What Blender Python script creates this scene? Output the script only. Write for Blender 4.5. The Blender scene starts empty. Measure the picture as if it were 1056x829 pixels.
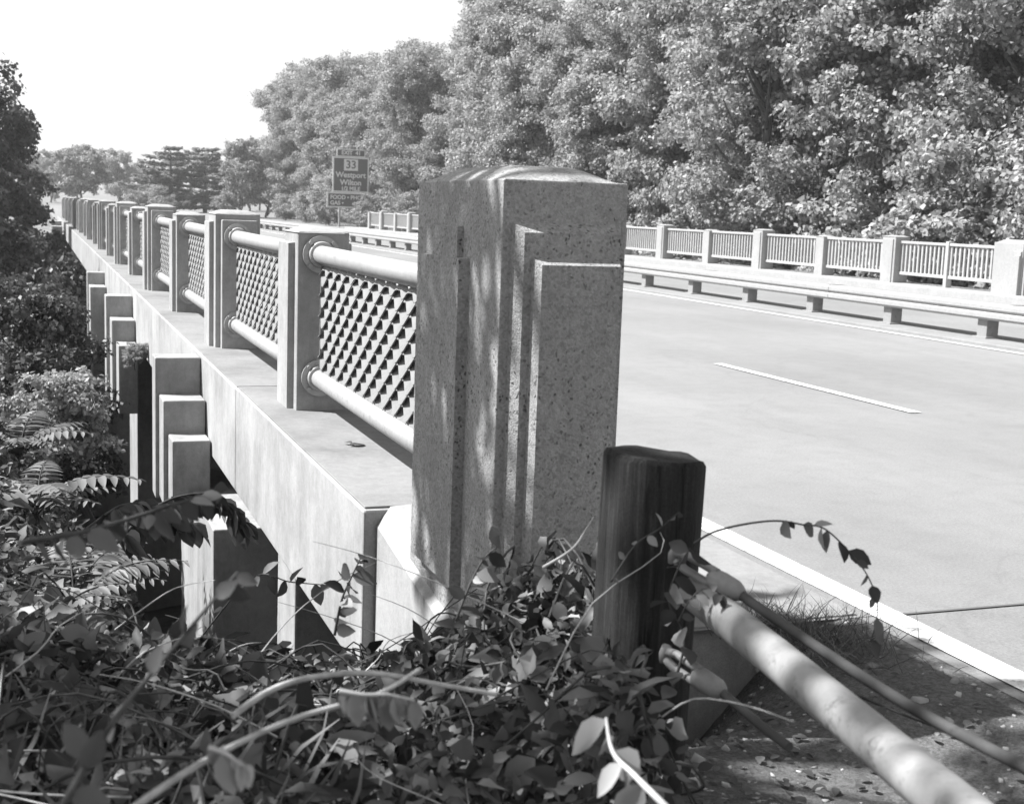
import bpy, bmesh, math, random
import numpy as np
from mathutils import Vector, Matrix

SC = bpy.context.scene
COL = SC.collection
R_ = math.radians
rnd = random.Random(7)

# ------------------------------------------------------------------ camera frame
PW, PH, FPX = 1056, 829, 1350.0
EYE = np.array([0.0, 0.0, 1.383])
def _ray(u, v):
    r = np.array([u - PW / 2, -(v - PH / 2), -FPX]); return r / np.linalg.norm(r)
_y = _ray(36, 200.5); _q = _ray(3036, 200.5 + 3000 * .036)
_z = np.cross(_q, _y); _z /= np.linalg.norm(_z)
_x = np.cross(_y, _z)
ROT = np.array([_x, _y, _z])                     # camera axes -> world
def spot(u, v, depth):
    "where in the place a point seen in the survey photograph stands, at a measured distance"
    return EYE + ROT @ (np.array([u - PW / 2, -(v - PH / 2), -FPX]) * depth / FPX)

# ------------------------------------------------------------------ object helpers
def link(o, parent=None):
    COL.objects.link(o)
    if parent is not None: o.parent = parent
    return o
def tag(o, label=None, cat=None, group=None, kind=None):
    if label: o['label'] = label
    if cat: o['category'] = cat
    if group: o['group'] = group
    if kind: o['kind'] = kind
    return o
def empty(name, loc=(0, 0, 0), label=None, cat=None, group=None):
    o = bpy.data.objects.new(name, None); o.location = loc; o.empty_display_size = .2
    link(o); return tag(o, label, cat, group)
def mesh_obj(name, V, F, mat, parent=None, smooth=False, off=(0, 0, 0)):
    me = bpy.data.meshes.new(name)
    V = np.asarray(V, float) - np.asarray(off, float)
    me.from_pydata(V.tolist(), [], [list(map(int, f)) for f in F])
    me.materials.append(mat)
    if smooth: me.shade_smooth()
    me.update()
    return link(bpy.data.objects.new(name, me), parent)
def quads_obj(name, V, nper, faces_local, mat, parent=None, smooth=False):
    "fast mesh of many identical little pieces: V (n*nper,3), faces_local all quads"
    n = len(V) // nper
    fl = np.array(faces_local, dtype=np.int32)
    F = (fl[None] + (np.arange(n, dtype=np.int32) * nper)[:, None, None]).reshape(-1, 4)
    me = bpy.data.meshes.new(name)
    me.vertices.add(len(V)); me.vertices.foreach_set('co', np.asarray(V, np.float32).ravel())
    me.loops.add(F.size); me.loops.foreach_set('vertex_index', F.ravel())
    me.polygons.add(len(F)); me.polygons.foreach_set('loop_start', np.arange(0, F.size, 4, dtype=np.int32))
    me.polygons.foreach_set('loop_total', np.full(len(F), 4, np.int32))
    me.materials.append(mat)
    me.update(calc_edges=True); me.validate()
    if smooth: me.shade_smooth()
    if name is None: return me
    return link(bpy.data.objects.new(name, me), parent)

class MB:
    "collects shapes that belong to ONE part and links them as one mesh"
    def __init__(s, off=(0, 0, 0)): s.bm = bmesh.new(); s.off = Vector(off)
    def box(s, x0, x1, y0, y1, z0, z1, bev=.008, seg=2):
        r = bmesh.ops.create_cube(s.bm, size=1)
        vs = r['verts']
        for v in vs:
            v.co = Vector(((x0 + x1) / 2 + v.co.x * (x1 - x0), (y0 + y1) / 2 + v.co.y * (y1 - y0), (z0 + z1) / 2 + v.co.z * (z1 - z0)))
        if bev: 
            es = list({e for v in vs for e in v.link_edges})
            bmesh.ops.bevel(s.bm, geom=es, offset=bev, segments=seg, profile=.5, affect='EDGES')
        return s
    def hull(s, pts, bev=0):
        vs = [s.bm.verts.new(p) for p in pts]
        r = bmesh.ops.convex_hull(s.bm, input=vs)
        return s
    def raised(s, axis, a0, a1, z0, z1, base, out, ch, keep_far=False, chz=None):
        "a raised panel with chamfered edges; axis 'y' faces -Y, axis 'x' faces -X; a0..a1 is its extent along the other axis"
        def P(a, d, z): return (a, d, z) if axis == 'y' else (d, a, z)
        c1 = 0 if keep_far else ch
        chz = ch if chz is None else chz
        b = [P(a0, base, z0), P(a1, base, z0), P(a1, base, z1), P(a0, base, z1)]
        t = [P(a0 + ch, base - out, z0), P(a1 - c1, base - out, z0), P(a1 - c1, base - out, z1 - chz), P(a0 + ch, base - out, z1 - chz)]
        vs = [s.bm.verts.new(p) for p in b + t]
        F = [(4, 5, 6, 7), (0, 4, 7, 3), (1, 2, 6, 5), (3, 7, 6, 2), (0, 1, 5, 4), (0, 3, 2, 1)]
        for f in F: s.bm.faces.new([vs[i] for i in f])
        return s
    def tube(s, pts, rad, n=12, cap=True):
        pts = [Vector(p) for p in pts]
        if not hasattr(rad, '__len__'): rad = [rad] * len(pts)
        rings = []
        up = None
        for i, p in enumerate(pts):
            t = (pts[min(i + 1, len(pts) - 1)] - pts[max(i - 1, 0)]).normalized()
            if up is None: up = Vector((0, 0, 1)) if abs(t.z) < .9 else Vector((1, 0, 0))
            a = (up - t * up.dot(t)).normalized(); b = t.cross(a); up = a
            rings.append([s.bm.verts.new(p + (a * math.cos(2 * math.pi * k / n) + b * math.sin(2 * math.pi * k / n)) * rad[i]) for k in range(n)])
        for r0, r1 in zip(rings, rings[1:]):
            for k in range(n):
                f = s.bm.faces.new((r0[k], r0[(k + 1) % n], r1[(k + 1) % n], r1[k])); f.smooth = n > 5
        if cap:
            s.bm.faces.new(rings[0][::-1]); s.bm.faces.new(rings[-1])
        return s
    def build(s, name, mat, parent=None):
        bmesh.ops.recalc_face_normals(s.bm, faces=s.bm.faces)
        for v in s.bm.verts: v.co -= s.off
        me = bpy.data.meshes.new(name); s.bm.to_mesh(me); s.bm.free(); me.materials.append(mat)
        return link(bpy.data.objects.new(name, me), parent)

# ------------------------------------------------------------------ materials (a black and white place)
def g(v): return (v, v, v, 1)
class NT:
    def __init__(s, name):
        s.m = bpy.data.materials.new(name); s.m.use_nodes = True
        s.t = s.m.node_tree; s.n = s.t.nodes; s.b = s.n['Principled BSDF']
        s.co = None
    def coord(s, scale=(1, 1, 1), kind='Object'):
        tc = s.n.new('ShaderNodeTexCoord'); mp = s.n.new('ShaderNodeMapping'); mp.inputs['Scale'].default_value = scale
        s.t.links.new(tc.outputs[kind], mp.inputs['Vector']); return mp.outputs['Vector']
    def noise(s, scale, detail=6, rough=.6, vec=None):
        n = s.n.new('ShaderNodeTexNoise'); n.inputs['Scale'].default_value = scale; n.inputs['Detail'].default_value = detail
        n.inputs['Roughness'].default_value = rough
        s.t.links.new(vec if vec is not None else s.coord(), n.inputs['Vector']); return n.outputs['Fac']
    def voro(s, scale, vec=None, rand=1):
        n = s.n.new('ShaderNodeTexVoronoi'); n.inputs['Scale'].default_value = scale; n.inputs['Randomness'].default_value = rand
        s.t.links.new(vec if vec is not None else s.coord(), n.inputs['Vector']); return n
    def ramp(s, fac, stops):
        r = s.n.new('ShaderNodeValToRGB'); e = r.color_ramp.elements
        while len(e) < len(stops): e.new(.5)
        for el, (p, v) in zip(e, stops): el.position = p; el.color = g(v)
        s.t.links.new(fac, r.inputs['Fac']); return r.outputs['Color']
    def mul(s, a, b, fac=1.0, mode='MULTIPLY'):
        m = s.n.new('ShaderNodeMix'); m.data_type = 'RGBA'; m.blend_type = mode; m.inputs['Factor'].default_value = fac
        for src, k in ((a, 6), (b, 7)):
            if isinstance(src, (int, float)): m.inputs[k].default_value = g(src)
            else: s.t.links.new(src, m.inputs[k])
        return m.outputs[2]
    def bump(s, h, strength=.3, dist=.01):
        b = s.n.new('ShaderNodeBump'); b.inputs['Strength'].default_value = strength; b.inputs['Distance'].default_value = dist
        s.t.links.new(h, b.inputs['Height']); s.t.links.new(b.outputs['Normal'], s.b.inputs['Normal'])
    def done(s, col, rough=.85, spec=.3, metal=0):
        if isinstance(col, (int, float)): s.b.inputs['Base Color'].default_value = g(col)
        else: s.t.links.new(col, s.b.inputs['Base Color'])
        s.b.inputs['Roughness'].default_value = rough; s.b.inputs['Specular IOR Level'].default_value = spec
        s.b.inputs['Metallic'].default_value = metal
        return s.m

def concrete(name, base=.42, speck=0.0, streak=.25, grime=.3, pit_scale=60, bump=.25):
    k = NT(name)
    c = k.ramp(k.noise(1.7, 8, .65), [(.25, base * (1 - grime)), (.55, base), (.8, base * 1.12)])
    c = k.mul(c, k.ramp(k.noise(22, 5, .7), [(.3, .80), (.7, 1.0)]))
    c = k.mul(c, k.ramp(k.noise(4.5, 8, .75, k.coord((1, 1, .28))), [(.33, 1 - streak), (.55, 1.0)]))
    fine = k.noise(160, 3, .7)
    c = k.mul(c, k.ramp(fine, [(.3, .82), (.7, 1.05)]))
    if speck:
        tcn = k.n.new('ShaderNodeTexNoise'); tcn.inputs['Scale'].default_value = 26; tcn.inputs['Detail'].default_value = 4
        k.t.links.new(k.coord(), tcn.inputs['Vector'])
        va = k.n.new('ShaderNodeVectorMath'); va.operation = 'MULTIPLY_ADD'; va.inputs[1].default_value = (.035, .035, .035)
        k.t.links.new(tcn.outputs['Color'], va.inputs[0]); k.t.links.new(k.coord((1, 1, .8)), va.inputs[2])
        v = k.voro(pit_scale, va.outputs[0])
        d = k.n.new('ShaderNodeMath'); d.operation = 'MULTIPLY'
        patch = k.ramp(k.noise(3.2, 3, .6), [(.36, .0), (.60, 1)])
        dots = k.ramp(v.outputs['Distance'], [(.20, 1), (.38, 0)])
        sel = k.ramp(v.outputs['Color'], [(.52, 0), (.56, 1)])
        m = k.mul(k.mul(dots, sel), patch)
        inv = k.n.new('ShaderNodeInvert'); k.t.links.new(m, inv.inputs['Color'])
        c = k.mul(c, inv.outputs['Color'], speck)
        ag = k.voro(130)
        c = k.mul(c, k.ramp(ag.outputs['Color'], [(.1, .74), (.5, 1.0), (.9, 1.14)]))
        k.bump(k.mul(fine, inv.outputs['Color']), .6, .007)
    else: k.bump(fine, bump, .004)
    return k.done(c, .9, .2)

M = {}
M['fascia'] = concrete('fascia_concrete', .37, streak=.16, grime=.38)
M['ledge'] = concrete('ledge_concrete', .23, streak=0, grime=.42)
M['post'] = concrete('post_concrete', .36, streak=.22, grime=.25)
M['pillar'] = concrete('pillar_concrete', .36, speck=.7, streak=.15, grime=.22, pit_scale=74)
M['pier'] = concrete('pier_concrete', .36, streak=.3, grime=.3)
M['farwall'] = concrete('far_parapet_concrete', .34, streak=.1, grime=.1)
M['median'] = concrete('median_concrete', .25, streak=0, grime=.2)
def paint(name, v, rust=.0, rough=.45):
    k = NT(name)
    c = k.ramp(k.noise(9, 6, .7), [(.3, v * .88), (.6, v)])
    if rust:
        c = k.mul(c, k.ramp(k.noise(14, 7, .75), [(.56, 1.0), (.66, 1 - rust)]))
        c = k.mul(c, k.ramp(k.noise(60, 4, .7), [(.3, .85), (.6, 1)]))
    k.bump(k.noise(40, 4), .1, .003)
    return k.done(c, rough, .4)
M['rail'] = paint('pipe_rail_paint', .30, .28)
M['meshp'] = paint('mesh_paint', .175, .15, .5)
M['flange'] = paint('flange_paint', .36, .3)
M['farpaint'] = paint('far_rail_paint', .36, .1)
M['beam'] = paint('guide_beam_paint', .30, .25)
M['gpost'] = paint('guide_post_paint', .24, .3, .7)
M['dark_steel'] = paint('cable_steel', .06, .5, .85)
M['fitting'] = paint('fitting_steel', .22, .5, .6)
M['pipe'] = paint('guide_pipe_paint', .25, .6, .45)
def asphalt(name, v):
    k = NT(name)
    c = k.ramp(k.noise(.35, 6, .6), [(.3, v * .86), (.7, v * 1.1)])
    c = k.mul(c, k.ramp(k.noise(1.2, 5, .6, k.coord((1, .05, 1))), [(.3, .90), (.7, 1.04)]))
    c = k.mul(c, k.ramp(k.noise(6, 6, .7), [(.36, .93), (.5, 1.0), (.68, 1.04)]))
    c = k.mul(c, k.ramp(k.noise(75, 4, .85), [(.3, .72), (.7, 1.2)]))
    # tar-filled cracks and a scatter of stains
    w = k.n.new('ShaderNodeTexVoronoi'); w.feature = 'DISTANCE_TO_EDGE'; w.inputs['Scale'].default_value = .33
    wn = k.n.new('ShaderNodeTexNoise'); wn.inputs['Scale'].default_value = 2.2; wn.inputs['Detail'].default_value = 5
    k.t.links.new(k.coord(), wn.inputs['Vector'])
    va = k.n.new('ShaderNodeVectorMath'); va.operation = 'MULTIPLY_ADD'; va.inputs[1].default_value = (.5, .5, .5)
    k.t.links.new(wn.outputs['Color'], va.inputs[0]); k.t.links.new(k.coord(), va.inputs[2]); k.t.links.new(va.outputs[0], w.inputs['Vector'])
    crack = k.ramp(w.outputs['Distance'], [(.0, .62), (.006, 1.0)])
    c = k.mul(c, crack, .22)
    k.bump(k.noise(90, 4, .85), .35, .005)
    return k.done(c, .85, .3)
M['deck'] = asphalt('deck_pavement', .195)
M['approach'] = asphalt('approach_pavement', .185)
k = NT('road_paint')
c = k.ramp(k.noise(25, 6, .75), [(.34, .22), (.52, .60)])
M['mark'] = k.done(c, .7)
M['joint'] = NT('joint_filler').done(.10, .8)
k = NT('dirt')
c = k.ramp(k.noise(2.5, 8, .7), [(.3, .16), (.7, .34)])
c = k.mul(c, k.ramp(k.noise(60, 6, .85), [(.32, .35), (.62, 1.25)]))
k.bump(k.noise(30, 7, .8), 1.0, .055)
M['dirt'] = k.done(c, .95, .1)
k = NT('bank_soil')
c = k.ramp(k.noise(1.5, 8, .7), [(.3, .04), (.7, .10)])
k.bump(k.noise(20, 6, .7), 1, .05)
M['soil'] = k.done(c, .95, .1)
k = NT('far_grass')
c = k.ramp(k.noise(.6, 8, .7), [(.3, .10), (.7, .2)])
M['land'] = k.done(c, .95, .1)
k = NT('river_water')
k.bump(k.noise(3, 4), .2, .05)
M['water'] = k.done(.03, .08, .5)
k = NT('creosote_wood')
vec = k.coord((1, 1, .035))
gr = k.noise(70, 8, .8, vec)
c = k.ramp(gr, [(.3, .010), (.52, .026), (.78, .075)])
c = k.mul(c, k.ramp(k.noise(6, 5, .6), [(.3, .5), (.7, 1.4)]))
ck = k.noise(38, 4, .7, k.coord((1, 1, .06)))
c = k.mul(c, k.ramp(ck, [(.36, .1), (.42, 1)]))
c = k.mul(c, k.ramp(k.noise(180, 4, .8), [(.3, .55), (.7, 1.3)]))
k.bump(gr, .9, .02)
M['wood'] = k.done(c, .8, .25)
k = NT('bark')
gr = k.noise(12, 6, .7, k.coord((1, 1, .2)))
k.bump(gr, .9, .05)
M['bark'] = k.done(k.ramp(gr, [(.3, .04), (.7, .13)]), .9, .1)
k = NT('dry_stem')
M['dry'] = k.done(k.ramp(k.noise(30, 5), [(.3, .24), (.7, .5)]), .8, .2)
k = NT('green_stem')
M['stem'] = k.done(k.ramp(k.noise(30, 5), [(.3, .03), (.7, .08)]), .8, .15)
M['sign'] = paint('sign_face', .12, 0, .4)
M['signw'] = NT('sign_lettering').done(.62, .4)
M['steel'] = paint('sign_post', .3, 0, .5)

def leafmat(name, lo, hi, trans=.3, gloss=.25, rough=.45, stops=None):
    k = NT(name)
    ge = k.n.new('ShaderNodeNewGeometry')
    c = k.ramp(ge.outputs['Random Per Island'], stops or [(.0, lo), (.6, (lo + hi) / 2), (1, hi)])
    k.done(c, rough, gloss)
    tr = k.n.new('ShaderNodeBsdfTranslucent'); k.t.links.new(c, tr.inputs['Color'])
    mx = k.n.new('ShaderNodeMixShader'); mx.inputs[0].default_value = trans
    k.t.links.new(k.b.outputs[0], mx.inputs[1]); k.t.links.new(tr.outputs[0], mx.inputs[2])
    k.t.links.new(mx.outputs[0], k.n['Material Output'].inputs['Surface'])
    return k.m
M['leaf_tree'] = leafmat('tree_leaves', .20, .44, .35, .12, .6)
M['leaf_pine'] = leafmat('pine_needles', .2, .36, .25)
M['leaf_bank'] = leafmat('bank_leaves', .05, .13, .3)  # darkened to stand for shade on bank shrubs; trees and litter share it
M['leaf_vine'] = leafmat('vine_leaves', .03, .26, .25, .18, .55, [(0, .025), (.4, .075), (.78, .15), (.93, .24), (1, .36)])
M['leaf_pale'] = leafmat('pale_leaves', .18, .34, .3)
M['leaf_fern'] = leafmat('fern_leaflets', .10, .26, .3, .2, .5)
M['stone'] = leafmat('shoulder_stones', .12, .42, .0, .2, .8)
M['grass'] = leafmat('grass_blades', .06, .18, .2)

# ------------------------------------------------------------------ terrain
def sstep(a, b, x):
    t = np.clip((x - a) / (b - a), 0, 1); return t * t * (3 - 2 * t)
_ky = np.array([-20, .4, 1.2, 2.2, 3.0, 3.5, 4.2, 5, 8, 12, 18, 22, 26, 60, 72, 80])
_k0 = np.array([.20, .22, .24, .27, .16, .06, -.12, -.28, -.6, -.85, -1.3, -3.0, -4.6, -4.6, -.6, -.2])     # along X = 0
_k1 = np.array([.15, .17, .18, .14, .0, -.28, -.85, -1.3, -2.2, -2.7, -3.6, -4.4, -4.8, -4.8, -.8, -.2])  # along X = 1
def bank(x, y):
    a = np.interp(y, _ky, _k0); b = np.interp(y, _ky, _k1)
    t = np.clip(x, -.3, 1.25)
    return a + (b - a) * (t - 0) / 1.0
def ground(x, y):
    x = np.asarray(x, float); y = np.asarray(y, float)
    z = bank(x, y)
    river = np.where(y > 4.2, np.interp(y, [4.2, 7, 12, 22, 60, 72, 80], [-.3, -1.6, -3, -4.8, -4.8, -.7, -.25]), -.02)
    r = sstep(.9, 1.9, x - np.where(y < 4.2, .32 * y - .45, 0))
    z = z * (1 - r) + river * r
    z = np.where((x > 18.6), z * (1 - .75 * sstep(18.6, 24, x)) - .02, z)
    far = sstep(78, 140, y)
    z = z * (1 - far) + far * (-.25 + 2.0 * sstep(140, 420, y))
    return z
def axis(lo, hi, fine, pts):
    return np.unique(np.concatenate([np.array(p) for p in pts]))
gx = np.unique(np.round(np.concatenate([np.linspace(-400, -60, 12), np.linspace(-60, -6, 20), np.linspace(-6, -.8, 18), np.linspace(-.8, 4, 90), np.linspace(4, 40, 50), np.linspace(40, 90, 14), np.linspace(90, 400, 12)]), 3))
gy = np.unique(np.round(np.concatenate([np.linspace(-60, -8, 8), np.linspace(-8, 0, 16), np.linspace(0, 9, 150), np.linspace(9, 26, 60), np.linspace(26, 85, 60), np.linspace(85, 180, 30), np.linspace(180, 450, 14)]), 3))
GX, GY = np.meshgrid(gx, gy)
GZ = ground(GX, GY)
rs = np.random.RandomState(3)
def bumps(x, y, s, seed):
    r = np.random.RandomState(seed); o = np.zeros_like(x)
    for i in range(9):
        a = r.uniform(0, 6.28); f = s * 1.6 ** (i % 4); o += np.sin((x * math.cos(a) + y * math.sin(a)) * f + r.uniform(0, 6.28)) / (1 + i % 4)
    return o / 6
near = (GY > -2) & (GY < 4.0) & (GX > -2) & (GX < 3.2)
GZ = GZ + np.where(near, bumps(GX, GY, 6, 4) * .035 * sstep(2.75, 2.1, GX) - .012 + .028 * sstep(2.2, 2.6, GX) - .08 * sstep(2.78, 2.9, GX), 0)
ny, nx = GX.shape
V = np.stack([GX, GY, GZ], -1).reshape(-1, 3)
idx = np.arange(ny * nx).reshape(ny, nx)
F = np.stack([idx[:-1, :-1], idx[:-1, 1:], idx[1:, 1:], idx[1:, :-1]], -1).reshape(-1, 4)
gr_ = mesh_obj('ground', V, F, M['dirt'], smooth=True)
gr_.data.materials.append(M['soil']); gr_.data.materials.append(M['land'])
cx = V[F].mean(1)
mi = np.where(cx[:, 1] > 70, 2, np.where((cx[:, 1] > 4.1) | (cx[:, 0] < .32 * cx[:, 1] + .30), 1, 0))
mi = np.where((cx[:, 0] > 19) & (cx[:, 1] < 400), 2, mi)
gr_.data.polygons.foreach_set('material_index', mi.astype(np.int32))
tag(gr_, 'earth bank, dirt shoulder and land around the bridge', kind='structure')
w = mesh_obj('river_water', [(-200, 14, -4.4), (19, 14, -4.4), (19, 68, -4.4), (-200, 68, -4.4)], [(0, 1, 2, 3)], M['water'])
tag(w, 'dark river water below the bridge', kind='structure')

# ------------------------------------------------------------------ roads and markings
def sheet(name, x0, x1, y0, y1, z, mat, label, ny=1):
    ys = np.linspace(y0, y1, ny + 1); V = []; F = []
    for y in ys: V += [(x0, y, z), (x1, y, z)]
    for i in range(ny): F.append((2 * i, 2 * i + 1, 2 * i + 3, 2 * i + 2))
    return tag(mesh_obj(name, V, F, mat), label, kind='structure')
YE = 76.0                                       # far end of the bridge
sheet('bridge_carriageway', 2.0, 17.1, 3.80, YE, 0, M['deck'], 'pale pavement of the road across the bridge')
sheet('approach_road', 2.735, 17.6, -40, 3.80, -.002, M['approach'], 'darker pavement of the road before the bridge joint')
sheet('far_road', 1.0, 17.6, YE, 420, .06, M['deck'], 'road beyond the far end of the bridge')
sheet('pavement_joint', 2.92, 17.1, 3.782, 3.798, .003, M['joint'], 'dark joint line across the pavement')
sheet('edge_line', 2.79, 2.91, 1.2, YE, .004, M['mark'], 'white painted edge line beside the curb')
sheet('median_line', 10.35, 10.45, 3.9, YE, .008, M['mark'], 'white painted line along the median')
for y0 in (8.05, 20.2, 32.4, 44.6, 56.8):
    sheet('lane_line', 6.11, 6.21, y0, y0 + 3.05, .008, M['mark'], 'white painted lane dash')
sheet('far_lane_line', 14.3, 14.4, 10, YE, .008, M['mark'], 'painted lane line of the far carriageway')
b = MB(); b.box(10.62, 11.62, 3.9, YE, -.02, .035, .012)
tag(b.build('median_strip', M['median']), 'low pale concrete strip between the carriageways', kind='structure')
b = MB(); b.box(2.02, 2.74, 3.82, YE, -.02, .006, .004)
tag(b.build('gutter', M['median']), 'pale concrete gutter along the near curb', kind='structure')

# ------------------------------------------------------------------ the bridge
ZL = .26
bridge = empty('road_bridge', (1.2, 4.6, 0), 'long concrete road bridge with pale stepped piers below its ledge', 'bridge')
OFF = (1.2, 4.6, 0)
def bmb(): return MB(OFF)
b = bmb()
b.box(1.13, 2.02, 8.0, YE, -.38, ZL, .012)
b.build('edge_beam', M['fascia'], bridge)
b = bmb(); b.box(1.133, 2.02, 4.66, 7.997, -.383, ZL + .003, .010)
b.build('edge_beam', M['fascia'], bridge)
b = bmb(); b.box(1.142, 1.99, 4.68, 7.97, ZL + .003, ZL + .012, .003); b.box(1.142, 1.99, 8.03, YE - .02, ZL - .002, ZL + .007, .003)
b.build('ledge', M['ledge'], bridge)
b = bmb(); b.box(2.0, 17.0, 3.84, YE, -.45, -.006, 0)
b.build('deck_slab', M['pier'], bridge)
for gx_ in (4.0, 7.0, 10.0, 13.0, 16.0):
    b = bmb(); b.box(gx_ - .25, gx_ + .25, 4.6, YE, -1.2, -.45, 0); b.build('girder', M['pier'], bridge)
b = bmb(); b.box(17.0, 18.3, 6, YE, -.45, .15, .01); b.build('curb', M['farwall'], bridge)
# wing wall with sloping head in front of the edge beam
b = bmb()
b.hull([(1.183, 3.30, -.9), (1.183, 4.655, -.9), (1.62, 3.30, -.9), (1.62, 4.655, -.9), (1.183, 3.30, .02), (1.183, 4.655, .20), (1.235, 3.30, .09), (1.235, 4.655, .275), (1.62, 3.30, .09), (1.62, 4.655, .30)])
b.build('wing_wall', M['fascia'], bridge)
b = bmb(); b.box(1.62, 17, 3.9, 4.62, -6, -.46, 0); b.build('abutment', M['pier'], bridge)
# front bent column just behind the vines
b = bmb(); b.box(1.20, 1.75, 6.36, 6.86, -6, -.388, .012); b.build('column', M['pier'], bridge)
b = bmb(); b.box(1.90, 16.5, 6.40, 6.82, -6, -.5, .012); b.build('bent_wall', M['pier'], bridge)
def pier(ys, zs, xs, ybk, zbot, col):
    p = None
    b = bmb(); b.box(xs[0], 1.126, ys[0], ybk, zbot, zs[0], .01)
    p = b.build('pier', M['pier'], bridge)
    for i in range(1, len(ys)):
        b = bmb(); b.box(xs[i], 1.124 - .002 * i, ys[i], ys[i - 1] - .003, zbot + .02 * i, zs[i], .01)
        c = b.build('step_block', M['pier'], p)
    x0, x1, y0, y1 = col
    b = bmb(); b.box(x0, x1, y0, y1, -8, -.62 if x0 == 1.0 else zbot - .003 if x0 < 1.12 else -.39, .01)
    b.build('column', M['pier'], p)
pier([9.75, 9.42, 9.12], [.243, -.025, -.262], [.800, .828, .862], 10.0, -.80, (1.0, 1.40, 8.0, 9.9))
pier([17.0, 16.5, 16.0], [.17, -.09, -.345], [.807, .850, .898], 17.35, -1.2, (1.2, 16, 17.36, 18.8))
pier([24.1, 23.4], [.07, -.14], [.838, .858], 24.5, -1.15, (.93, 1.6, 24.52, 25.4))
pier([64, 62.5], [.2, .0], [.68, .7], 66, -1.4, (.9, 16, 64, 65.5))
b = bmb(); b.box(1.15, 17, 74.5, 76, -6, -.39, 0); b.build('abutment', M['pier'], bridge)

# ------------------------------------------------------------------ near parapet
par = empty('near_parapet', (1.4, 3.8, .26), 'concrete parapet with pipe rails, mesh panels and a big stepped end pillar, nearest the camera', 'parapet')
POFF = (1.4, 3.8, .26)
def pmb(): return MB(POFF)
def dome(b, x0, x1, y0, y1, z0, rise, n=12, edge=.5):
    "a softly domed cap"
    bm = b.bm
    gx_ = np.linspace(-1, 1, n + 1); P = [[None] * (n + 1) for _ in range(n + 1)]
    for i, s in enumerate(gx_):
        for j, t in enumerate(gx_):
            h = rise * math.sin(math.pi / 2 * min(1, (1 - abs(s)) / .62)) ** .9 * math.sin(math.pi / 2 * min(1, (1 - abs(t)) / .5)) ** .9
            P[i][j] = bm.verts.new(((x0 + x1) / 2 + s * (x1 - x0) / 2, (y0 + y1) / 2 + t * (y1 - y0) / 2, z0 + h))
    for i in range(n):
        for j in range(n):
            f = bm.faces.new((P[i][j], P[i + 1][j], P[i + 1][j + 1], P[i][j + 1])); f.smooth = True
PX0, PX1, PY0, PY1, PZ = 1.205, 1.580, 3.42, 4.27, 1.474
b = pmb()
bm = b.bm
# shaft with slightly worn vertical corners, then the domed head
b.box(PX0, PX1, PY0, PY1, -.5, PZ - .002, .005, 2)
dome(b, PX0 + .003, PX1 - .003, PY0 + .003, PY1 - .003, PZ - .004, .046, 20)
pil = b.build('end_pillar', M['pillar'], par)
b = pmb(); b.raised('y', 1.232, 1.562, .06, 1.358, PY0 + .001, .050, .022, False, .030); b.build('relief_panel', M['pillar'], pil)
b = pmb(); b.raised('y', 1.277, 1.538, .07, 1.262, PY0 - .0485, .045, .014, False, .020); b.build('relief_panel', M['pillar'], pil)
b = pmb(); b.raised('x', 3.765, 4.10, 1.20, 1.335, PX0 + .001, .020, .003); b.build('relief_panel', M['pillar'], pil)
b = pmb(); b.raised('x', 3.700, 4.14, .24, 1.242, PX0 + .001, .034, .003); b.build('relief_panel', M['pillar'], pil)

def tri(t): return 2 * np.abs(2 * (t - np.floor(t + .5))) - 1
RX = 1.435; ZT, ZB = 1.118, .452
posts = []
for k in range(21):
    posts.append((7.0 + 3.22 * k + (0 if k % 2 == 0 else -.1), k % 2))
def narrow_post(y, zt):
    b = pmb(); b.box(1.315, 1.595, y, y + .40, ZL - .02, zt - .022, .010)
    dome(b, 1.309, 1.601, y - .006, y + .406, zt - .030, .030, 8)
    o = b.build('post', M['post'], par)
    b = pmb(); b.raised('x', y + .085, y + .395, ZL + .006, zt - .085, 1.316, .036, .005, True); b.build('relief_panel', M['post'], o)
    b = pmb(); b.box(1.594, 1.628, y + .085, y + .395, .02, zt - .085, .006); b.build('relief_panel', M['post'], o)
def wide_post(y, zt):
    b = pmb(); b.box(1.285, 1.625, y + .08, y + .50, ZL - .02, zt - .025, .010)
    dome(b, 1.279, 1.631, y + .074, y + .506, zt - .034, .034, 8)
    o = b.build('post', M['post'], par)
    b = pmb(); b.box(1.325, 1.590, y, y + .085, ZL - .02, zt - .075, .008); b.build('relief_panel', M['post'], o)
    b = pmb(); b.raised('x', y + .18, y + .49, ZL + .006, zt - .09, 1.286, .034, .005, True); b.build('relief_panel', M['post'], o)
    b = pmb(); b.box(1.325, 1.590, y + .495, y + .58, ZL - .02, zt - .075, .008); b.build('relief_panel', M['post'], o)
for y, wdt in posts:
    (wide_post if wdt else narrow_post)(y, 1.318 if wdt else 1.262)

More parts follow.
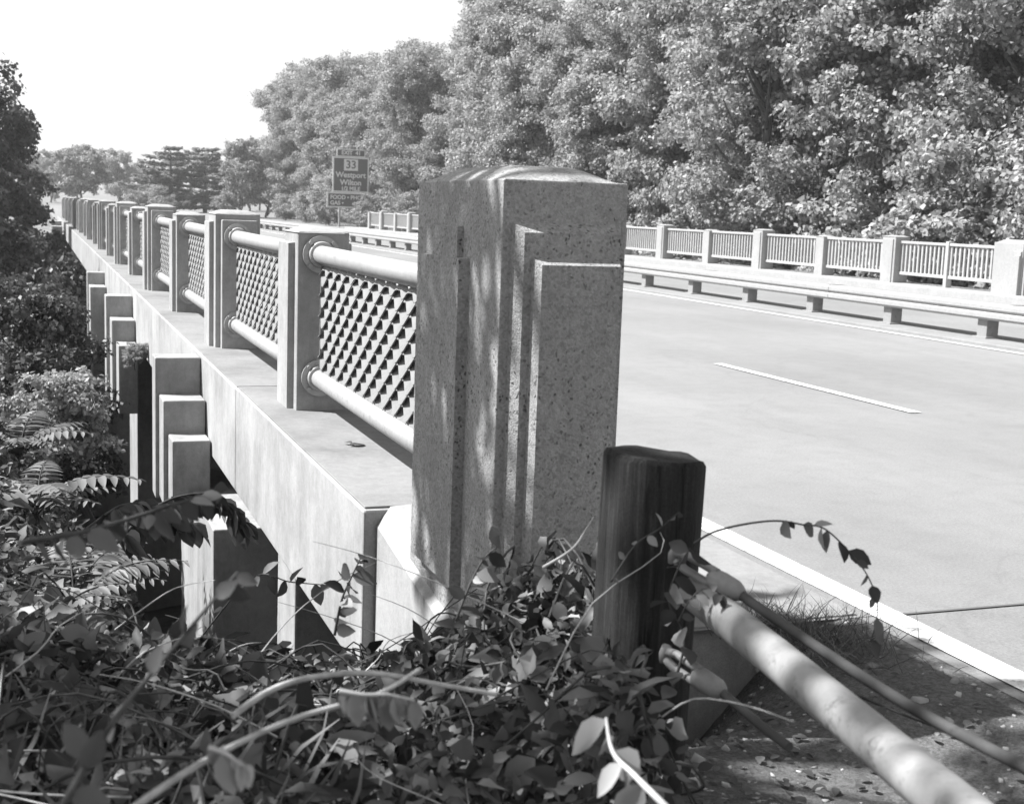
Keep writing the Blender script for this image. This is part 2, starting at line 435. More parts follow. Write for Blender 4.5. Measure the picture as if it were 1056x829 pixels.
def flange(parent, x, y, z, d, rr=.100):
    "bolted round plate on a post face, d = -1 faces the camera"
    b = pmb()
    b.tube([(x, y, z), (x, y + d * .022, z)], rr, 28)
    b.tube([(x, y + d * .02, z), (x, y + d * .05, z)], [rr * .74, rr * .66], 28)
    for i in range(4):
        a = math.pi / 4 + i * math.pi / 2
        p = (x + math.cos(a) * rr * .86, z + math.sin(a) * rr * .86)
        b.tube([(p[0], y + d * .02, p[1]), (p[0], y + d * .036, p[1])], .011, 6)
    b.build('flange', M['flange'], parent)
def mesh_panel(y0, y1, full=True):
    LW, SW = .190, .0560
    z0, z1 = ZB + .055, ZT - .06
    V = []; F = []
    n = int((y1 - y0) / LW * 10)
    ys = np.linspace(y0, y1, n + 1)
    rows = int(round((z1 - z0) / SW))
    for r in range(rows + 1):
        zc = z0 + (z1 - z0) * r / rows
        ph = .5 * (r % 2)
        tr = np.sin(2 * np.pi * ((ys - y0) / LW + ph))
        zz = np.clip(zc + SW * .50 * tr, z0 - .004, z1 + .004)
        xx = RX + .006 * tr
        hw, tl = .0255, R_(32)
        base = len(V)
        for i in range(n + 1):
            dx, dz = -math.sin(tl) * hw, -math.cos(tl) * hw
            V += [(xx[i] + dx, ys[i], zz[i] + dz), (xx[i] - dx, ys[i], zz[i] - dz),
                  (xx[i] - dx + .003, ys[i], zz[i] - dz - .003), (xx[i] + dx + .003, ys[i], zz[i] + dz - .003)]
        for i in range(n):
            a = base + 4 * i; c = a + 4
            for j in range(4): F.append((a + j, a + (j + 1) % 4, c + (j + 1) % 4, c + j))
    o = mesh_obj('mesh_panel', V, F, M['meshp'], par, off=POFF)
    b = pmb()
    for zz in (z0 - .012, z1 + .012): b.box(RX - .008, RX + .008, y0, y1, zz - .006, zz + .006, .001, 1)
    for yy in (y0 + .006, y1 - .006): b.box(RX - .009, RX + .009, yy - .006, yy + .006, z0, z1, .001, 1)
    b.build('panel_frame', M['meshp'], o)
bays = [(PY1, posts[0][0])]
for (ya, wa), (yb, wb) in zip(posts, posts[1:]): bays.append((ya + (.58 if wa else .40), yb))
for i, (ya, yb) in enumerate(bays):
    for zc in (ZT, ZB):
        b = pmb(); n = 5
        b.tube([(RX, ya + .01, zc), (RX, (ya + yb) / 2, zc - .003), (RX, yb - .01, zc)], .049, 20)
        o = b.build('pipe_rail', M['rail'], par)
        flange(o, RX + .005, yb, zc, -1)
        if i < 6: flange(o, RX + .005, ya, zc, 1)
    if i < 12: mesh_panel(ya + .06, yb - .06)
    else:
        mesh_panel(ya + .06, yb - .06)

# ------------------------------------------------------------------ far parapet with pickets
FX = 17.50
fpar = empty('far_parapet', (FX, 20.9, .15), 'white concrete parapet with picket railing panels on the far side of the road', 'parapet')
FO = (FX, 20.9, .15)
def fmb(): return MB(FO)
b = fmb(); b.box(FX, FX + .38, 20.08, 20.9, .13, 1.13, .012); dome(b, FX + .004, FX + .376, 20.084, 20.896, 1.124, .065)
ep = b.build('end_pillar', M['farwall'], fpar)
b = fmb(); b.raised('x', 20.10, 20.34, .14, .98, FX + .001, .03, .01); b.build('relief_panel', M['farwall'], ep)
b = fmb(); b.raised('x', 20.10, 20.26, .14, .9, FX - .028, .03, .01); b.build('relief_panel', M['farwall'], ep)
b = fmb(); b.box(FX + .03, FX + .36, 20.03, 20.081, .14, 1.0, .008); b.build('relief_panel', M['farwall'], ep)
fy = [24.25, 27.0]
while fy[-1] < 72: fy.append(fy[-1] + 2.83)
for i, y in enumerate(fy):
    wide = i % 2 == 0
    zt = 1.165 if wide else 1.085; hw = .24 if wide else .17
    b = fmb(); b.box(FX - .01 if wide else FX + .02, FX + .36, y - hw, y + hw, .13, zt - .02, .012)
    dome(b, (FX - .02 if wide else FX + .01), FX + .37, y - hw - .01, y + hw + .01, zt - .028, .03, 8)
    o = b.build('post', M['farwall'], fpar)
    if wide:
        b = fmb(); b.raised('x', y - hw + .06, y + hw - .06, .14, zt - .08, FX - .009, .025, .008); b.build('relief_panel', M['farwall'], o)
edges = [(20.9, fy[0] - .24)]
for i, (a, c) in enumerate(zip(fy, fy[1:])): edges.append((a + (.24 if i % 2 == 0 else .17), c - (.17 if i % 2 == 0 else .24)))
for i, (a, c) in enumerate(edges):
    b = fmb()
    b.box(FX + .10, FX + .20, a - .01, c + .01, 1.0, 1.055, .008)
    b.box(FX + .11, FX + .19, a - .01, c + .01, .33, .395, .008)
    fr = b.build('railing_panel', M['farpaint'], fpar)
    b = fmb(); n = int((c - a) / .135)
    for j in range(n):
        y = a + (j + .5) * (c - a) / n
        b.box(FX + .13, FX + .17, y - .024, y + .024, .394, 1.001, 0)
    b.build('pickets', M['farpaint'], fr)
    if i == 0:
        ym = (a + c) / 2 - .05
        b = fmb(); b.box(FX + .08, FX + .22, ym - .05, ym + .05, .14, 1.09, .01); b.build('middle_stanchion', M['farpaint'], fr)

# ------------------------------------------------------------------ median guide rail
GXm = 11.12
gro = empty('median_guide_rail', (GXm, 13.3, .03), 'long pale box beam guide rail on short square posts along the median', 'guide rail')
GO = (GXm, 13.3, .03)
y = 9.4; yy = []
while y < 74: yy.append(y); y += 1.95
for i, y in enumerate(yy):
    b = MB(GO); b.box(GXm - .06, GXm + .12, y - .09, y + .09, .02, .40, .008); o = b.build('post', M['gpost'], gro)
    b = MB(GO); b.box(GXm - .10, GXm + .16, y - .13, y + .13, .03, .055, .004); b.build('base_plate', M['gpost'], o)
for i in range(0, len(yy) - 1, 2):
    y0 = yy[i] - .6; y1 = yy[min(i + 2, len(yy) - 1)] - .5
    dx = .006 * (i // 2 % 2)
    b = MB(GO)
    # a shallow W profile facing the traffic on both sides
    prof = [(-.12, .27), (-.15, .30), (-.15, .345), (-.115, .375), (-.15, .405), (-.15, .45), (-.12, .48), (.16, .48), (.19, .45), (.19, .30), (.16, .27)]
    r0 = [b.bm.verts.new((GXm + p[0] + dx, y0, p[1])) for p in prof]; r1 = [b.bm.verts.new((GXm + p[0] + dx, y1, p[1])) for p in prof]
    for j in range(len(prof)):
        q = (j + 1) % len(prof); b.bm.faces.new((r0[j], r0[q], r1[q], r1[j]))
    b.bm.faces.new(r0); b.bm.faces.new(r1[::-1])
    b.build('beam', M['beam'], gro)

# ------------------------------------------------------------------ direction sign
SX, SY = 19.6, 86.0
px = .0636
sg = empty('direction_sign', (SX, SY, -.3), 'dark route sign on a post, naming two towns above a lower services panel', 'road sign')
SO = (SX, SY, -.3)
def panel(name, u0, u1, v0, v1, dy, border=.10):
    x0 = SX + (u0 - 362) * px * 1.03; x1 = SX + (u1 - 362) * px * 1.03; z0 = 1.383 + (211 - v1) * px; z1 = 1.383 + (211 - v0) * px
    b = MB(SO); b.box(x0, x1, SY + dy, SY + dy + .05, z0, z1, 0); o = b.build(name, M['signw'], sg)
    b = MB(SO); b.box(x0 + border, x1 - border, SY + dy - .012, SY + dy - .002, z0 + border, z1 - border, 0); f = b.build('face', M['sign'], o)
    return o, (x0 + x1) / 2, x0, x1, z0, z1
def text(parent, s, x, z, size, y, align='CENTER', mat='signw', xs=1.0):
    cu = bpy.data.curves.new('lettering', 'FONT'); cu.body = s; cu.size = size; cu.align_x = align; cu.align_y = 'CENTER'; cu.offset = .012; cu.extrude = .004
    cu.materials.append(M[mat])
    tmp = bpy.data.objects.new('lettering_curve', cu); link(tmp)
    me = bpy.data.meshes.new_from_object(tmp.evaluated_get(bpy.context.evaluated_depsgraph_get())); bpy.data.objects.remove(tmp)
    if not me.materials: me.materials.append(M[mat])
    o = bpy.data.objects.new('lettering', me); link(o, parent)
    o.location = (x - SX, y - SY, z + .3); o.rotation_euler = (R_(90), 0, 0); o.scale = (xs, 1, 1)
    return o
mp_, mx_, x0, x1, z0, z1 = panel('main_panel', 343.5, 380.5, 161.5, 197.5, 0, .09)
hh = z1 - z0
b = MB(SO); b.box(mx_ - .47, mx_ + .47, SY - .026, SY - .014, z1 - .88, z1 - .14, 0); sh = b.build('route_shield', M['signw'], mp_)
text(sh, '33', mx_, z1 - .51, .72, SY - .034, mat='sign')
text(mp_, 'Westport', mx_, z1 - 1.17, .50, SY - .02)
text(mp_, 'Wilton', mx_, z1 - 1.66, .50, SY - .02)
text(mp_, '1/2 MILE', mx_, z1 - 2.06, .36, SY - .02)
tp_, tx_, x0, x1, z0, z1 = panel('exit_tab', 347.5, 376.5, 153.5, 161.2, .003, .06)
text(tp_, 'EXIT  41', tx_, (z0 + z1) / 2, .36, SY - .02)
lp_, lx_, x0, x1, z0, z1 = panel('services_panel', 338, 384.5, 197.8, 213.5, .003, .09)
text(lp_, 'FOOD \u2022 PHONE', x0 + .22, z1 - .33, .36, SY - .02, 'LEFT')
text(lp_, 'GAS \u2022', x0 + .22, z1 - .70, .36, SY - .02, 'LEFT')
for dx in (-.75,):
    b = MB(SO); b.box(SX + dx, SX + dx + .12, SY + .06, SY + .2, -.6, 4.3, 0); b.build('post', M['steel'], sg)
b = MB(SO); b.box(SX + .7, SX + .82, SY + .06, SY + .2, -.6, 4.3, 0); b.build('post', M['steel'], sg)

# ------------------------------------------------------------------ wooden post, guide pipe, cables
WC = spot(681, 560, 2.62); wx, wy = WC[0], WC[1] + .07
wp = bpy.data.meshes.new('wooden_post')
bm = bmesh.new()
n = 24; hgt = [-.3, 0, .25, .5, .7, .84, .895, .905]
rings = []
for zi, z in enumerate(hgt):
    ring = []
    for kx in range(n):
        a = 2 * math.pi * kx / n
        c, s = math.cos(a), math.sin(a)
        e = 4.2
        r = .094 / ((abs(c) ** e + abs(s) ** e) ** (1 / e))
        r = min(r, .105) * (1 + .03 * math.sin(3 * a + z * 2) + .012 * math.sin(11 * a))
        if zi == len(hgt) - 1: r *= .94
        zz = z + (-.008 * c + .003 * math.sin(5 * a) if z > .8 else 0)
        tl = .012 * z
        ring.append(bm.verts.new((wx + r * c + tl, wy + r * s, zz)))
    rings.append(ring)
for r0, r1 in zip(rings, rings[1:]):
    for kx in range(n):
        f = bm.faces.new((r0[kx], r0[(kx + 1) % n], r1[(kx + 1) % n], r1[kx])); f.smooth = True
bm.faces.new(rings[-1]); bm.faces.new(rings[0][::-1])
for v in bm.verts: v.co -= Vector((wx, wy, 0))
bm.to_mesh(wp); bm.free(); wp.materials.append(M['wood'])
o = link(bpy.data.objects.new('wooden_post', wp)); o.location = (wx, wy, 0)
tag(o, 'thick dark weathered timber post standing beside the concrete end pillar', 'post')

def path_pts(*uvd): return [tuple(spot(*p)) for p in uvd]
def mid(pts, n=8):
    P = [Vector(p) for p in pts]; out = []
    for i in range(len(P) - 1):
        p0 = P[max(i - 1, 0)]; p1 = P[i]; p2 = P[i + 1]; p3 = P[min(i + 2, len(P) - 1)]
        for t in np.linspace(0, 1, n, endpoint=False):
            out.append(.5 * ((2 * p1) + (-p0 + p2) * t + (2 * p0 - 5 * p1 + 4 * p2 - p3) * t * t + (-p0 + 3 * p1 - 3 * p2 + p3) * t ** 3))
    out.append(P[-1]); return out
pp = path_pts((716, 611, 2.50), (800, 678, 2.18), (895, 757, 1.85), (1000, 846, 1.55), (1165, 985, 1.2))
b = MB(pp[0]); b.tube(pp, .0335, 24); o = b.build('guide_pipe', M['pipe']); o.location = pp[0]
tag(o, 'thick pale pipe rail running from the timber post to the lower right', 'pipe rail')
def cable(label, cuv, fuv, cr, name='guide_cable'):
    c = mid(path_pts(*cuv), 6)
    b = MB(c[0]); b.tube(c, cr, 8); o = b.build(name, M['dark_steel']); o.location = c[0]
    tag(o, label, 'cable')
    f = [Vector(p) for p in path_pts(*fuv)]
    d = f[1] - f[0]; L = d.length
    side = d.normalized().cross(Vector((0, 0, 1))).normalized(); up = side.cross(d.normalized())
    b = MB(c[0])
    # socket: eye with a slot, then a tapering shank round the cable
    for sgn in (-1, 1):
        q = []
        for t in np.linspace(0, 1, 9):
            wv = .0145 * min(1, .55 + t * 2.2)
            q.append(f[0] + d * (t * .60) + up * sgn * wv)
        b.tube(q, .0085, 8)
    b.tube([f[0] + d * .50, f[0] + d * .56, f[0] + d * .70, f[0] + d * .88, f[0] + d * .95, f[1]], [.010, .0195, .0215, .0205, .016, cr * 1.1], 16)
    b.tube([f[0] - d * .03 + up * .016, f[0] - d * .06, f[0] - d * .03 - up * .016], .010, 8)
    b.build('socket_fitting', M['fitting'], o)
    return o
cable('upper steel guide cable with an open socket fitting beside the timber post', [(762, 612, 2.40), (850, 672, 2.18), (950, 735, 1.95), (1075, 800, 1.70)], [(698, 574, 2.50), (766, 614, 2.39)], .0095)
cable('short broken steel cable stub with a socket fitting low on the timber post', [(742, 712, 2.36), (765, 731, 2.30), (790, 752, 2.24), (814, 770, 2.18)], [(688, 676, 2.47), (746, 715, 2.35)], .0085)

# ------------------------------------------------------------------ leaves
LEAF_N = 10      # vertices: base, 4 rows of (left, right), tip  -> with midrib: 3 per row
def leaf_template(aspect=.62, fold=.28, curl=.25):
    st = [(0, .04), (.22, .40), (.48, .50), (.75, .33), (1.0, .02)]
    V = []
    for t, wv in st:
        zc = -curl * t * t * .5
        V += [(-wv * aspect, t, zc + fold * wv * aspect), (0, t, zc), (wv * aspect, t, zc + fold * wv * aspect)]
    F = []
    for i in range(4):
        a = 3 * i; F += [(a, a + 1, a + 4, a + 3), (a + 1, a + 2, a + 5, a + 4)]
    return np.array(V), F
LT, LF = leaf_template()
LT2 = leaf_template(.40, .5, .9)[0]
LT3 = leaf_template(.85, -.35, -.5)[0]
def frames(D, N):
    D = D / np.linalg.norm(D, axis=1, keepdims=True)
    Xa = np.cross(D, N); Xa /= np.linalg.norm(Xa, axis=1, keepdims=True) + 1e-9
    Na = np.cross(Xa, D)
    return Xa, D, Na
def put_leaves(P, D, N, S, tpl=LT):
    Xa, Da, Na = frames(D, N)
    V = P[:, None] + S[:, None, None] * (tpl[None, :, 0:1] * Xa[:, None] + tpl[None, :, 1:2] * Da[:, None] + tpl[None, :, 2:3] * Na[:, None])
    return V.reshape(-1, 3)
QT = np.array([(0, 0, 0), (-.34, .5, .06), (0, 1, -.06), (.34, .5, .06)]); QF = [(0, 1, 2, 3)]

# ------------------------------------------------------------------ trees
def crown_points(r, nclump, nleaf, rx, ry, z0, z1, taper=.0, shell=.55, cr=(.16, .30)):
    zc, rz = (z0 + z1) / 2, (z1 - z0) / 2
    d = r.normal(size=(nclump, 3)); d /= np.linalg.norm(d, axis=1, keepdims=True)
    rad = (shell + (1 - shell) * r.uniform(size=(nclump, 1))) * r.uniform(.82, 1.06, size=(nclump, 1))
    C = d * rad
    # narrower towards the top, full below
    C[:, 2] = np.sign(C[:, 2]) * np.abs(C[:, 2]) ** .85
    sc = 1 - taper * (C[:, 2:3] * .5 + .5)
    C[:, :2] *= sc
    C = C * np.array([rx, ry, rz]) + np.array([0, 0, zc])
    R = r.uniform(cr[0], cr[1], nclump) * (rx + ry) / 2
    wgt = R ** 2; wgt /= wgt.sum()
    nsub = nclump * 12
    si = r.choice(nclump, nsub, p=wgt)
    e0 = r.normal(size=(nsub, 3)); e0[:, 2] += .2; e0 /= np.linalg.norm(e0, axis=1, keepdims=True)
    SCn = C[si] + e0 * (R[si] * r.uniform(.45, 1.12, nsub))[:, None] * np.array([1.1, 1.1, .8])
    SR = R[si] * r.uniform(.16, .46, nsub)
    wgt = SR ** 2; wgt /= wgt.sum()
    ci = r.choice(nsub, nleaf, p=wgt)
    e = r.normal(size=(nleaf, 3)); e[:, 2] += .25; e /= np.linalg.norm(e, axis=1, keepdims=True)
    rr = SR[ci] * r.uniform(.15, 1.0, nleaf) ** .5 * r.uniform(.8, 1.35, nleaf)
    P = SCn[ci] + e * rr[:, None] * np.array([1.15, 1.15, .7])
    return P, e * .6 + e0[ci] * .6, C, R
def tree_meshes(seed, rx, ry, z0, z1, nclump, nleaf, size, taper=.25, trunk_r=.22, mat='leaf_tree', limbs=14, cr=(.16, .30)):
    r = np.random.RandomState(seed)
    P, e, C, R = crown_points(r, nclump, nleaf, rx, ry, z0, z1, taper, cr=cr)
    N = e * .7 + r.normal(size=e.shape) * .6 + np.array([0, 0, .35])
    D = np.cross(N, r.normal(size=e.shape)) + np.array([0, 0, -.3])
    S = r.uniform(.7, 1.35, len(P)) * size
    V = put_leaves(P, D, N, S, QT)
    crown = quads_obj('crown', V, 4, QF, M[mat], None)
    COL.objects.unlink(crown)
    b = MB()
    top = z0 + (z1 - z0) * .75
    pts = [(0, 0, -.4)] + [(r.normal() * .12, r.normal() * .12, t) for t in np.linspace(z0 * .5, top, 5)]
    b.tube(mid(pts, 3), list(np.linspace(trunk_r, trunk_r * .25, (len(pts) - 1) * 3 + 1)), 10)
    pick = r.choice(nclump, min(limbs, nclump), replace=False)
    for i in pick:
        t = C[i]; zb = max(z0 * .6, t[2] - abs(r.normal()) * (z1 - z0) * .12 - np.hypot(t[0], t[1]) * .6)
        zb = min(zb, top)
        b.tube(mid([(0, 0, zb), tuple(np.array([t[0] * .5, t[1] * .5, (zb + t[2]) / 2 - .1])), tuple(t)], 3), list(np.linspace(trunk_r * .42, trunk_r * .08, 7)), 6, cap=False)
    tr = b.build('trunk', M['bark'])
    COL.objects.unlink(tr)
    return crown, tr
def plant_tree(kind, name, loc, rot, scale, label, cat='tree', group=None):
    o = empty(name, loc, label, cat, group); o.rotation_euler = (0, 0, rot)
    o.scale = scale if hasattr(scale, '__len__') else (scale,) * 3
    for p in kind:
        c = p.copy(); link(c, o)
    return o
K = []
for i in range(4):
    K.append(tree_meshes(20 + i, 3.6 + .3 * (i % 2), 3.6, 1.0, 12.5 + i, 70, 80000, .165, .30, .24, limbs=20, cr=(.20, .44)))
T = []
for i in range(3):
    T.append(tree_meshes(40 + i, 4.6, 4.6, 2.6, 16.0, 70, 60000, .21, .35, .3, limbs=18, cr=(.18, .40)))
Bs = [tree_meshes(60 + i, 1.6, 1.6, .15, 2.5 + .5 * i, 26, 9000, .12, .25, .05, limbs=8, cr=(.22, .40)) for i in range(2)]

Bd = [tree_meshes(70 + i, 1.6, 1.6, .15, 2.5 + .5 * i, 26, 9000, .12, .25, .05, 'leaf_bank', limbs=8, cr=(.22, .40)) for i in range(2)]  # darker copies of the shrubs, the bank's shade put into the leaf colour
rt = random.Random(5)
# the wood behind the far parapet
G_WOOD = 'leafy trees of the wood beyond the far parapet'
front = []
y = 25.0; i = 0
while y < 142:
    x = 25.0 + rt.uniform(-1.2, 1.6) + (y - 25) * .012
    front.append((x, y)); y += 4.6 + rt.uniform(-.6, .9) + max(0, y - 60) * .02; i += 1
for i, (x, y) in enumerate(front):
    s = rt.uniform(.85, 1.12) * (1 if y < 70 or y > 135 else .92)
    plant_tree(K[i % 4], 'broadleaf_tree', (x, y, float(ground(x, y)) - .1), rt.uniform(0, 6.28), (s, s, s * rt.uniform(.9, 1.1)),
               'bushy broadleaf tree in the front row of the wood behind the picket railing', group=G_WOOD)
y = 28.0; i = 0
while y < 150:
    x = 32.5 + rt.uniform(-1.5, 2) + (y - 25) * .01
    s = rt.uniform(.95, 1.15) * (1 if y < 66 or y > 135 else .84)
    plant_tree(T[i % 3], 'tall_broadleaf_tree', (x, y, -.5), rt.uniform(0, 6.28), (s, s, s * rt.uniform(.95, 1.1)),
               'tall broadleaf tree rising behind the front row of the wood', group='tall trees deeper in the wood')
    y += 6.2 + rt.uniform(-.8, 1.2); i += 1
y = 34.0; i = 0
while y < 78:
    x = 41 + rt.uniform(-2, 2)
    s = rt.uniform(1.15, 1.35)
    plant_tree(T[(i + 1) % 3], 'tall_broadleaf_tree', (x, y, -.3), rt.uniform(0, 6.28), s,
               'tall broadleaf tree rising behind the front row of the wood', group='tall trees deeper in the wood')
    y += 8 + rt.uniform(-1, 1.5); i += 1
for i, (x, y) in enumerate([(21.2, 29.8), (22.0, 33.8), (21.4, 38.5), (21.0, 46), (21.3, 55), (22, 24.6), (21.5, 66), (20.8, 76), (20.6, 84), (21.8, 90), (22.4, 96), (21.4, 101), (22.6, 107), (22.0, 113), (23.2, 119), (22.6, 126)]):
    s = rt.uniform(.75, 1.05)
    plant_tree(Bs[i % 2], 'shrub', (x, y, float(ground(x, y)) - .1), rt.uniform(0, 6.28), s, 'pale rounded shrub at the foot of the wood just behind the picket railing', 'shrub', 'shrubs at the foot of the wood')

for i in range(14):
    y = 26 + i * 3.1 + rt.uniform(-.6, .6); s = rt.uniform(1.1, 1.6)
    plant_tree(Bs[i % 2], 'tall_shrub', (25.6 + rt.uniform(-.5, .5), y, float(ground(25.6, y)) - .2), rt.uniform(0, 6.28), (s * 1.2, s * 1.2, s), 'leafy shrub in the dark foot of the wood under the tree crowns', 'shrub', 'shrubs under the trees of the wood')

# far end of the bridge
FT = tree_meshes(80, 3.0, 3.0, 1.4, 7.2, 46, 16000, .24, .2, .14, limbs=12)
FT2 = tree_meshes(81, 3.2, 3.2, .4, 8.6, 50, 18000, .24, .3, .16, limbs=12)
def pine_mesh(seed, h, rb):
    r = np.random.RandomState(seed); P = []; E = []
    b = MB(); b.tube([(0, 0, -.3), (0, 0, h * .97)], [.2, .03], 8)
    z = .9
    while z < h:
        k = 1 - z / h
        for j in range(6):
            a = r.uniform(0, 6.28); L = rb * (k ** .5) * r.uniform(.6, 1.15) + .15
            n = int(90 * L) + 20; t = r.uniform(.12, 1, n) ** .7
            q = np.stack([np.cos(a) * L * t, np.sin(a) * L * t, z - .05 * L * t + .28 * L * t * t], 1)
            q += r.normal(size=q.shape) * np.array([.16, .16, .06]) * (1.2 - .5 * t[:, None])
            P.append(q); E.append(np.tile([np.cos(a), np.sin(a), .3], (n, 1)))
            b.tube([(0, 0, z), tuple(q[np.argmax(t)])], [.035, .01], 5, cap=False)
        z += h * .075 * r.uniform(.8, 1.3)
    P = np.concatenate(P); E = np.concatenate(E)
    N = r.normal(size=P.shape) * .5 + np.array([0, 0, 1.0])
    V = put_leaves(P, E + r.normal(size=P.shape) * .5, N, r.uniform(.2, .42, len(P)), QT)
    c = quads_obj('crown', V, 4, QF, M['leaf_pine'], None); COL.objects.unlink(c)
    t = b.build('trunk', M['bark']); COL.objects.unlink(t)
    return c, t
PN = [pine_mesh(90 + i, 8.2, 3.6) for i in range(2)]
plant_tree(FT, 'round_tree', (4.7, 147, -.2), .6, 1.0, 'round pale tree alone past the far end of the bridge', 'tree')
plant_tree(PN[0], 'pine_tree', (13.4, 143, -.3), 0, (1.5, 1.5, .84), 'broad layered pine, left of two close together past the bridge end', 'pine')
plant_tree(PN[1], 'pine_tree', (17.4, 147, -.3), 2, (1.4, 1.4, .9), 'darker layered pine, right of two close together past the bridge end', 'pine')
plant_tree(FT2, 'upright_tree', (20.3, 140, -.3), 1, (.95, .95, 1.0), 'upright feathery tree between the pines and the wood', 'tree')
plant_tree(FT2, 'upright_tree', (24.0, 146, -.3), 3, (1.0, 1.0, .95), 'bushy tree at the left end of the wood beside the upright feathery tree', 'tree')
for i in range(20):
    x = -30 + i * 4.6 + rt.uniform(-1, 1); y = 205 + rt.uniform(-14, 20)
    plant_tree((FT, FT2)[i % 2], 'distant_tree', (x, y, .2), rt.uniform(0, 6.28), rt.uniform(.95, 1.25), 'hazy distant tree in the line beyond the far end of the road', group='distant trees beyond the bridge')
for i, (x, y) in enumerate([(9.0, 130), (11.2, 128), (17.5, 132), (22.5, 126), (25, 120)]):
    plant_tree(Bs[i % 2], 'shrub', (x, y, -.1), rt.uniform(0, 6.28), rt.uniform(.7, 1.0), 'low shrub below the pines at the far end of the bridge', 'shrub', 'shrubs past the far end of the bridge')

# left bank: trees below and beside the bridge
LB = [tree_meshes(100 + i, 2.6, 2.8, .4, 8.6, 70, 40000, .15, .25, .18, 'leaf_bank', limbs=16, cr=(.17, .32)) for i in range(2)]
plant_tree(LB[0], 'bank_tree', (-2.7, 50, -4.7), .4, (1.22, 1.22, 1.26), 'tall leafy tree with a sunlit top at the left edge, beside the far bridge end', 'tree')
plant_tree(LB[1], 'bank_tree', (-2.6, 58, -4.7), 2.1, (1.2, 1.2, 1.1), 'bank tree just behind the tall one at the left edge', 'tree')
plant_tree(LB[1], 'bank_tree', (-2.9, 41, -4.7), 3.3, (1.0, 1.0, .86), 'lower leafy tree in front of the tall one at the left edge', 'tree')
plant_tree(LB[0], 'bank_tree', (-3.8, 27, -4.6), 1.3, (1.0, 1.25, 1.05), 'unseen tree added on the left bank to shade the nearest low shrubs below the bridge', 'tree')  # this and the next stand out of view, added to shade the shrubs
plant_tree(LB[1], 'bank_tree', (-4.0, 33.5, -4.6), 4.3, (1.0, 1.25, 1.05), 'second unseen tree, added for shade farther along the left bank beside the bridge', 'tree')
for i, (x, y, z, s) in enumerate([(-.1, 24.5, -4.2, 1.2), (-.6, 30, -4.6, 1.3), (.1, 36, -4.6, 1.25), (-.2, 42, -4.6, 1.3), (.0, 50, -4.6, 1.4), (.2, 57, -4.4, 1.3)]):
    plant_tree(Bd[i % 2], 'bank_shrub', (x, y, z), rt.uniform(0, 6.28), (s * .75, s, s * 1.15), 'shrub with shade put into its dark leaf colour, low on the bank beneath the bridge edge', 'shrub', 'shaded shrubs on the far bank')

# a tree beside the camera whose shade dapples the pillar and the shoulder
SH = tree_meshes(124, 1.0, 1.5, 4.6, 7.2, 30, 1150, .16, .1, .12, 'leaf_tree', limbs=14, cr=(.18, .34))
plant_tree(SH, 'shade_tree', (-2.55, 5.0, 0), .0, 1.0, 'leafy roadside tree beside the bank that shades the end pillar', 'tree')

SH2 = tree_meshes(126, 1.4, 1.5, 4.4, 7.0, 34, 950, .16, .1, .12, 'leaf_tree', limbs=14, cr=(.18, .34))  # out of view, added to extend the shade over the foreground vines
plant_tree(SH2, 'shade_tree', (-3.7, 3.9, 0), 1.1, 1.0, 'unseen second tree, added beside the bank to shade the vines in the foreground', 'tree')

# ------------------------------------------------------------------ undergrowth on the near bank
r = np.random.RandomState(11)
def scatter(n, x0, x1, y0, y1, ok):
    out = []
    while len(out) < n:
        x = r.uniform(x0, x1, n * 2); y = r.uniform(y0, y1, n * 2); m = ok(x, y)
        out += list(zip(x[m], y[m]))
    return np.array(out[:n])
def vine_area(x, y):
    lim = .34 * y + .40 + .06 * np.sin(y * 9)
    lim = np.where(y > 3.25, np.minimum(1.2, lim), lim)
    blk = (np.abs(x - wx) < .11) & (np.abs(y - wy) < .11)
    return (x < lim) & ~blk
def heap(x, y):
    m = .30 * np.exp(-((x - 1.12) / .28) ** 2 - ((y - 2.75) / .45) ** 2) + .22 * np.exp(-((x - .95) / .22) ** 2 - ((y - 1.9) / .35) ** 2)
    return bank(x, y) + .24 + .10 * bumps(x, y, 4.5, 8) + m - .16 * sstep(.16, 0, (.34 * y + .44) - x)
def leaf_bed(n, x0, x1, y0, y1, size, depth, flat=.8, ok=vine_area, tpl=LT):
    q = scatter(n, x0, x1, y0, y1, ok)
    hf = bumps(q[:, 0], q[:, 1], 16, 21)
    z = heap(q[:, 0], q[:, 1]) - r.uniform(0, 1, n) ** 1.3 * depth + hf * .08 + np.minimum(0, hf + .2) * .22
    P = np.stack([q[:, 0], q[:, 1], z], 1)
    N = r.normal(size=(n, 3)) * flat + np.array([-.25, -.35, .9])
    D = np.cross(N, r.normal(size=(n, 3)))
    S = np.clip(r.lognormal(-.12, .38, n), .35, 1.9) * size
    V = put_leaves(P, D, N, S, LT); V2 = put_leaves(P, D, N, S * 1.15, LT2); V3 = put_leaves(P, D, N, S * .8, LT3)
    V, V2, V3 = (a.reshape(n, 15, 3) for a in (V, V2, V3)); pick = r.uniform(size=n)
    V = np.where((pick < .35)[:, None, None], V2, V); V = np.where((pick > .78)[:, None, None], V3, V)
    return (V + r.normal(size=V.shape) * (S * .035)[:, None, None]).reshape(-1, 3)
Vv = np.concatenate([
    leaf_bed(21000, -.4, 1.5, .95, 3.4, .042, .34),
    leaf_bed(15000, -.4, 1.3, 2.6, 5.6, .044, .30),
    leaf_bed(6500, -.5, 1.15, 4.4, 10, .055, .35),
    leaf_bed(12000, -2.6, -.4, .6, 12, .075, .30)])
ug = quads_obj('undergrowth', Vv, 15, LF, M['leaf_vine'], None, True)
tag(ug, 'tangle of dark vine leaves covering the bank in front of the bridge', kind='stuff')
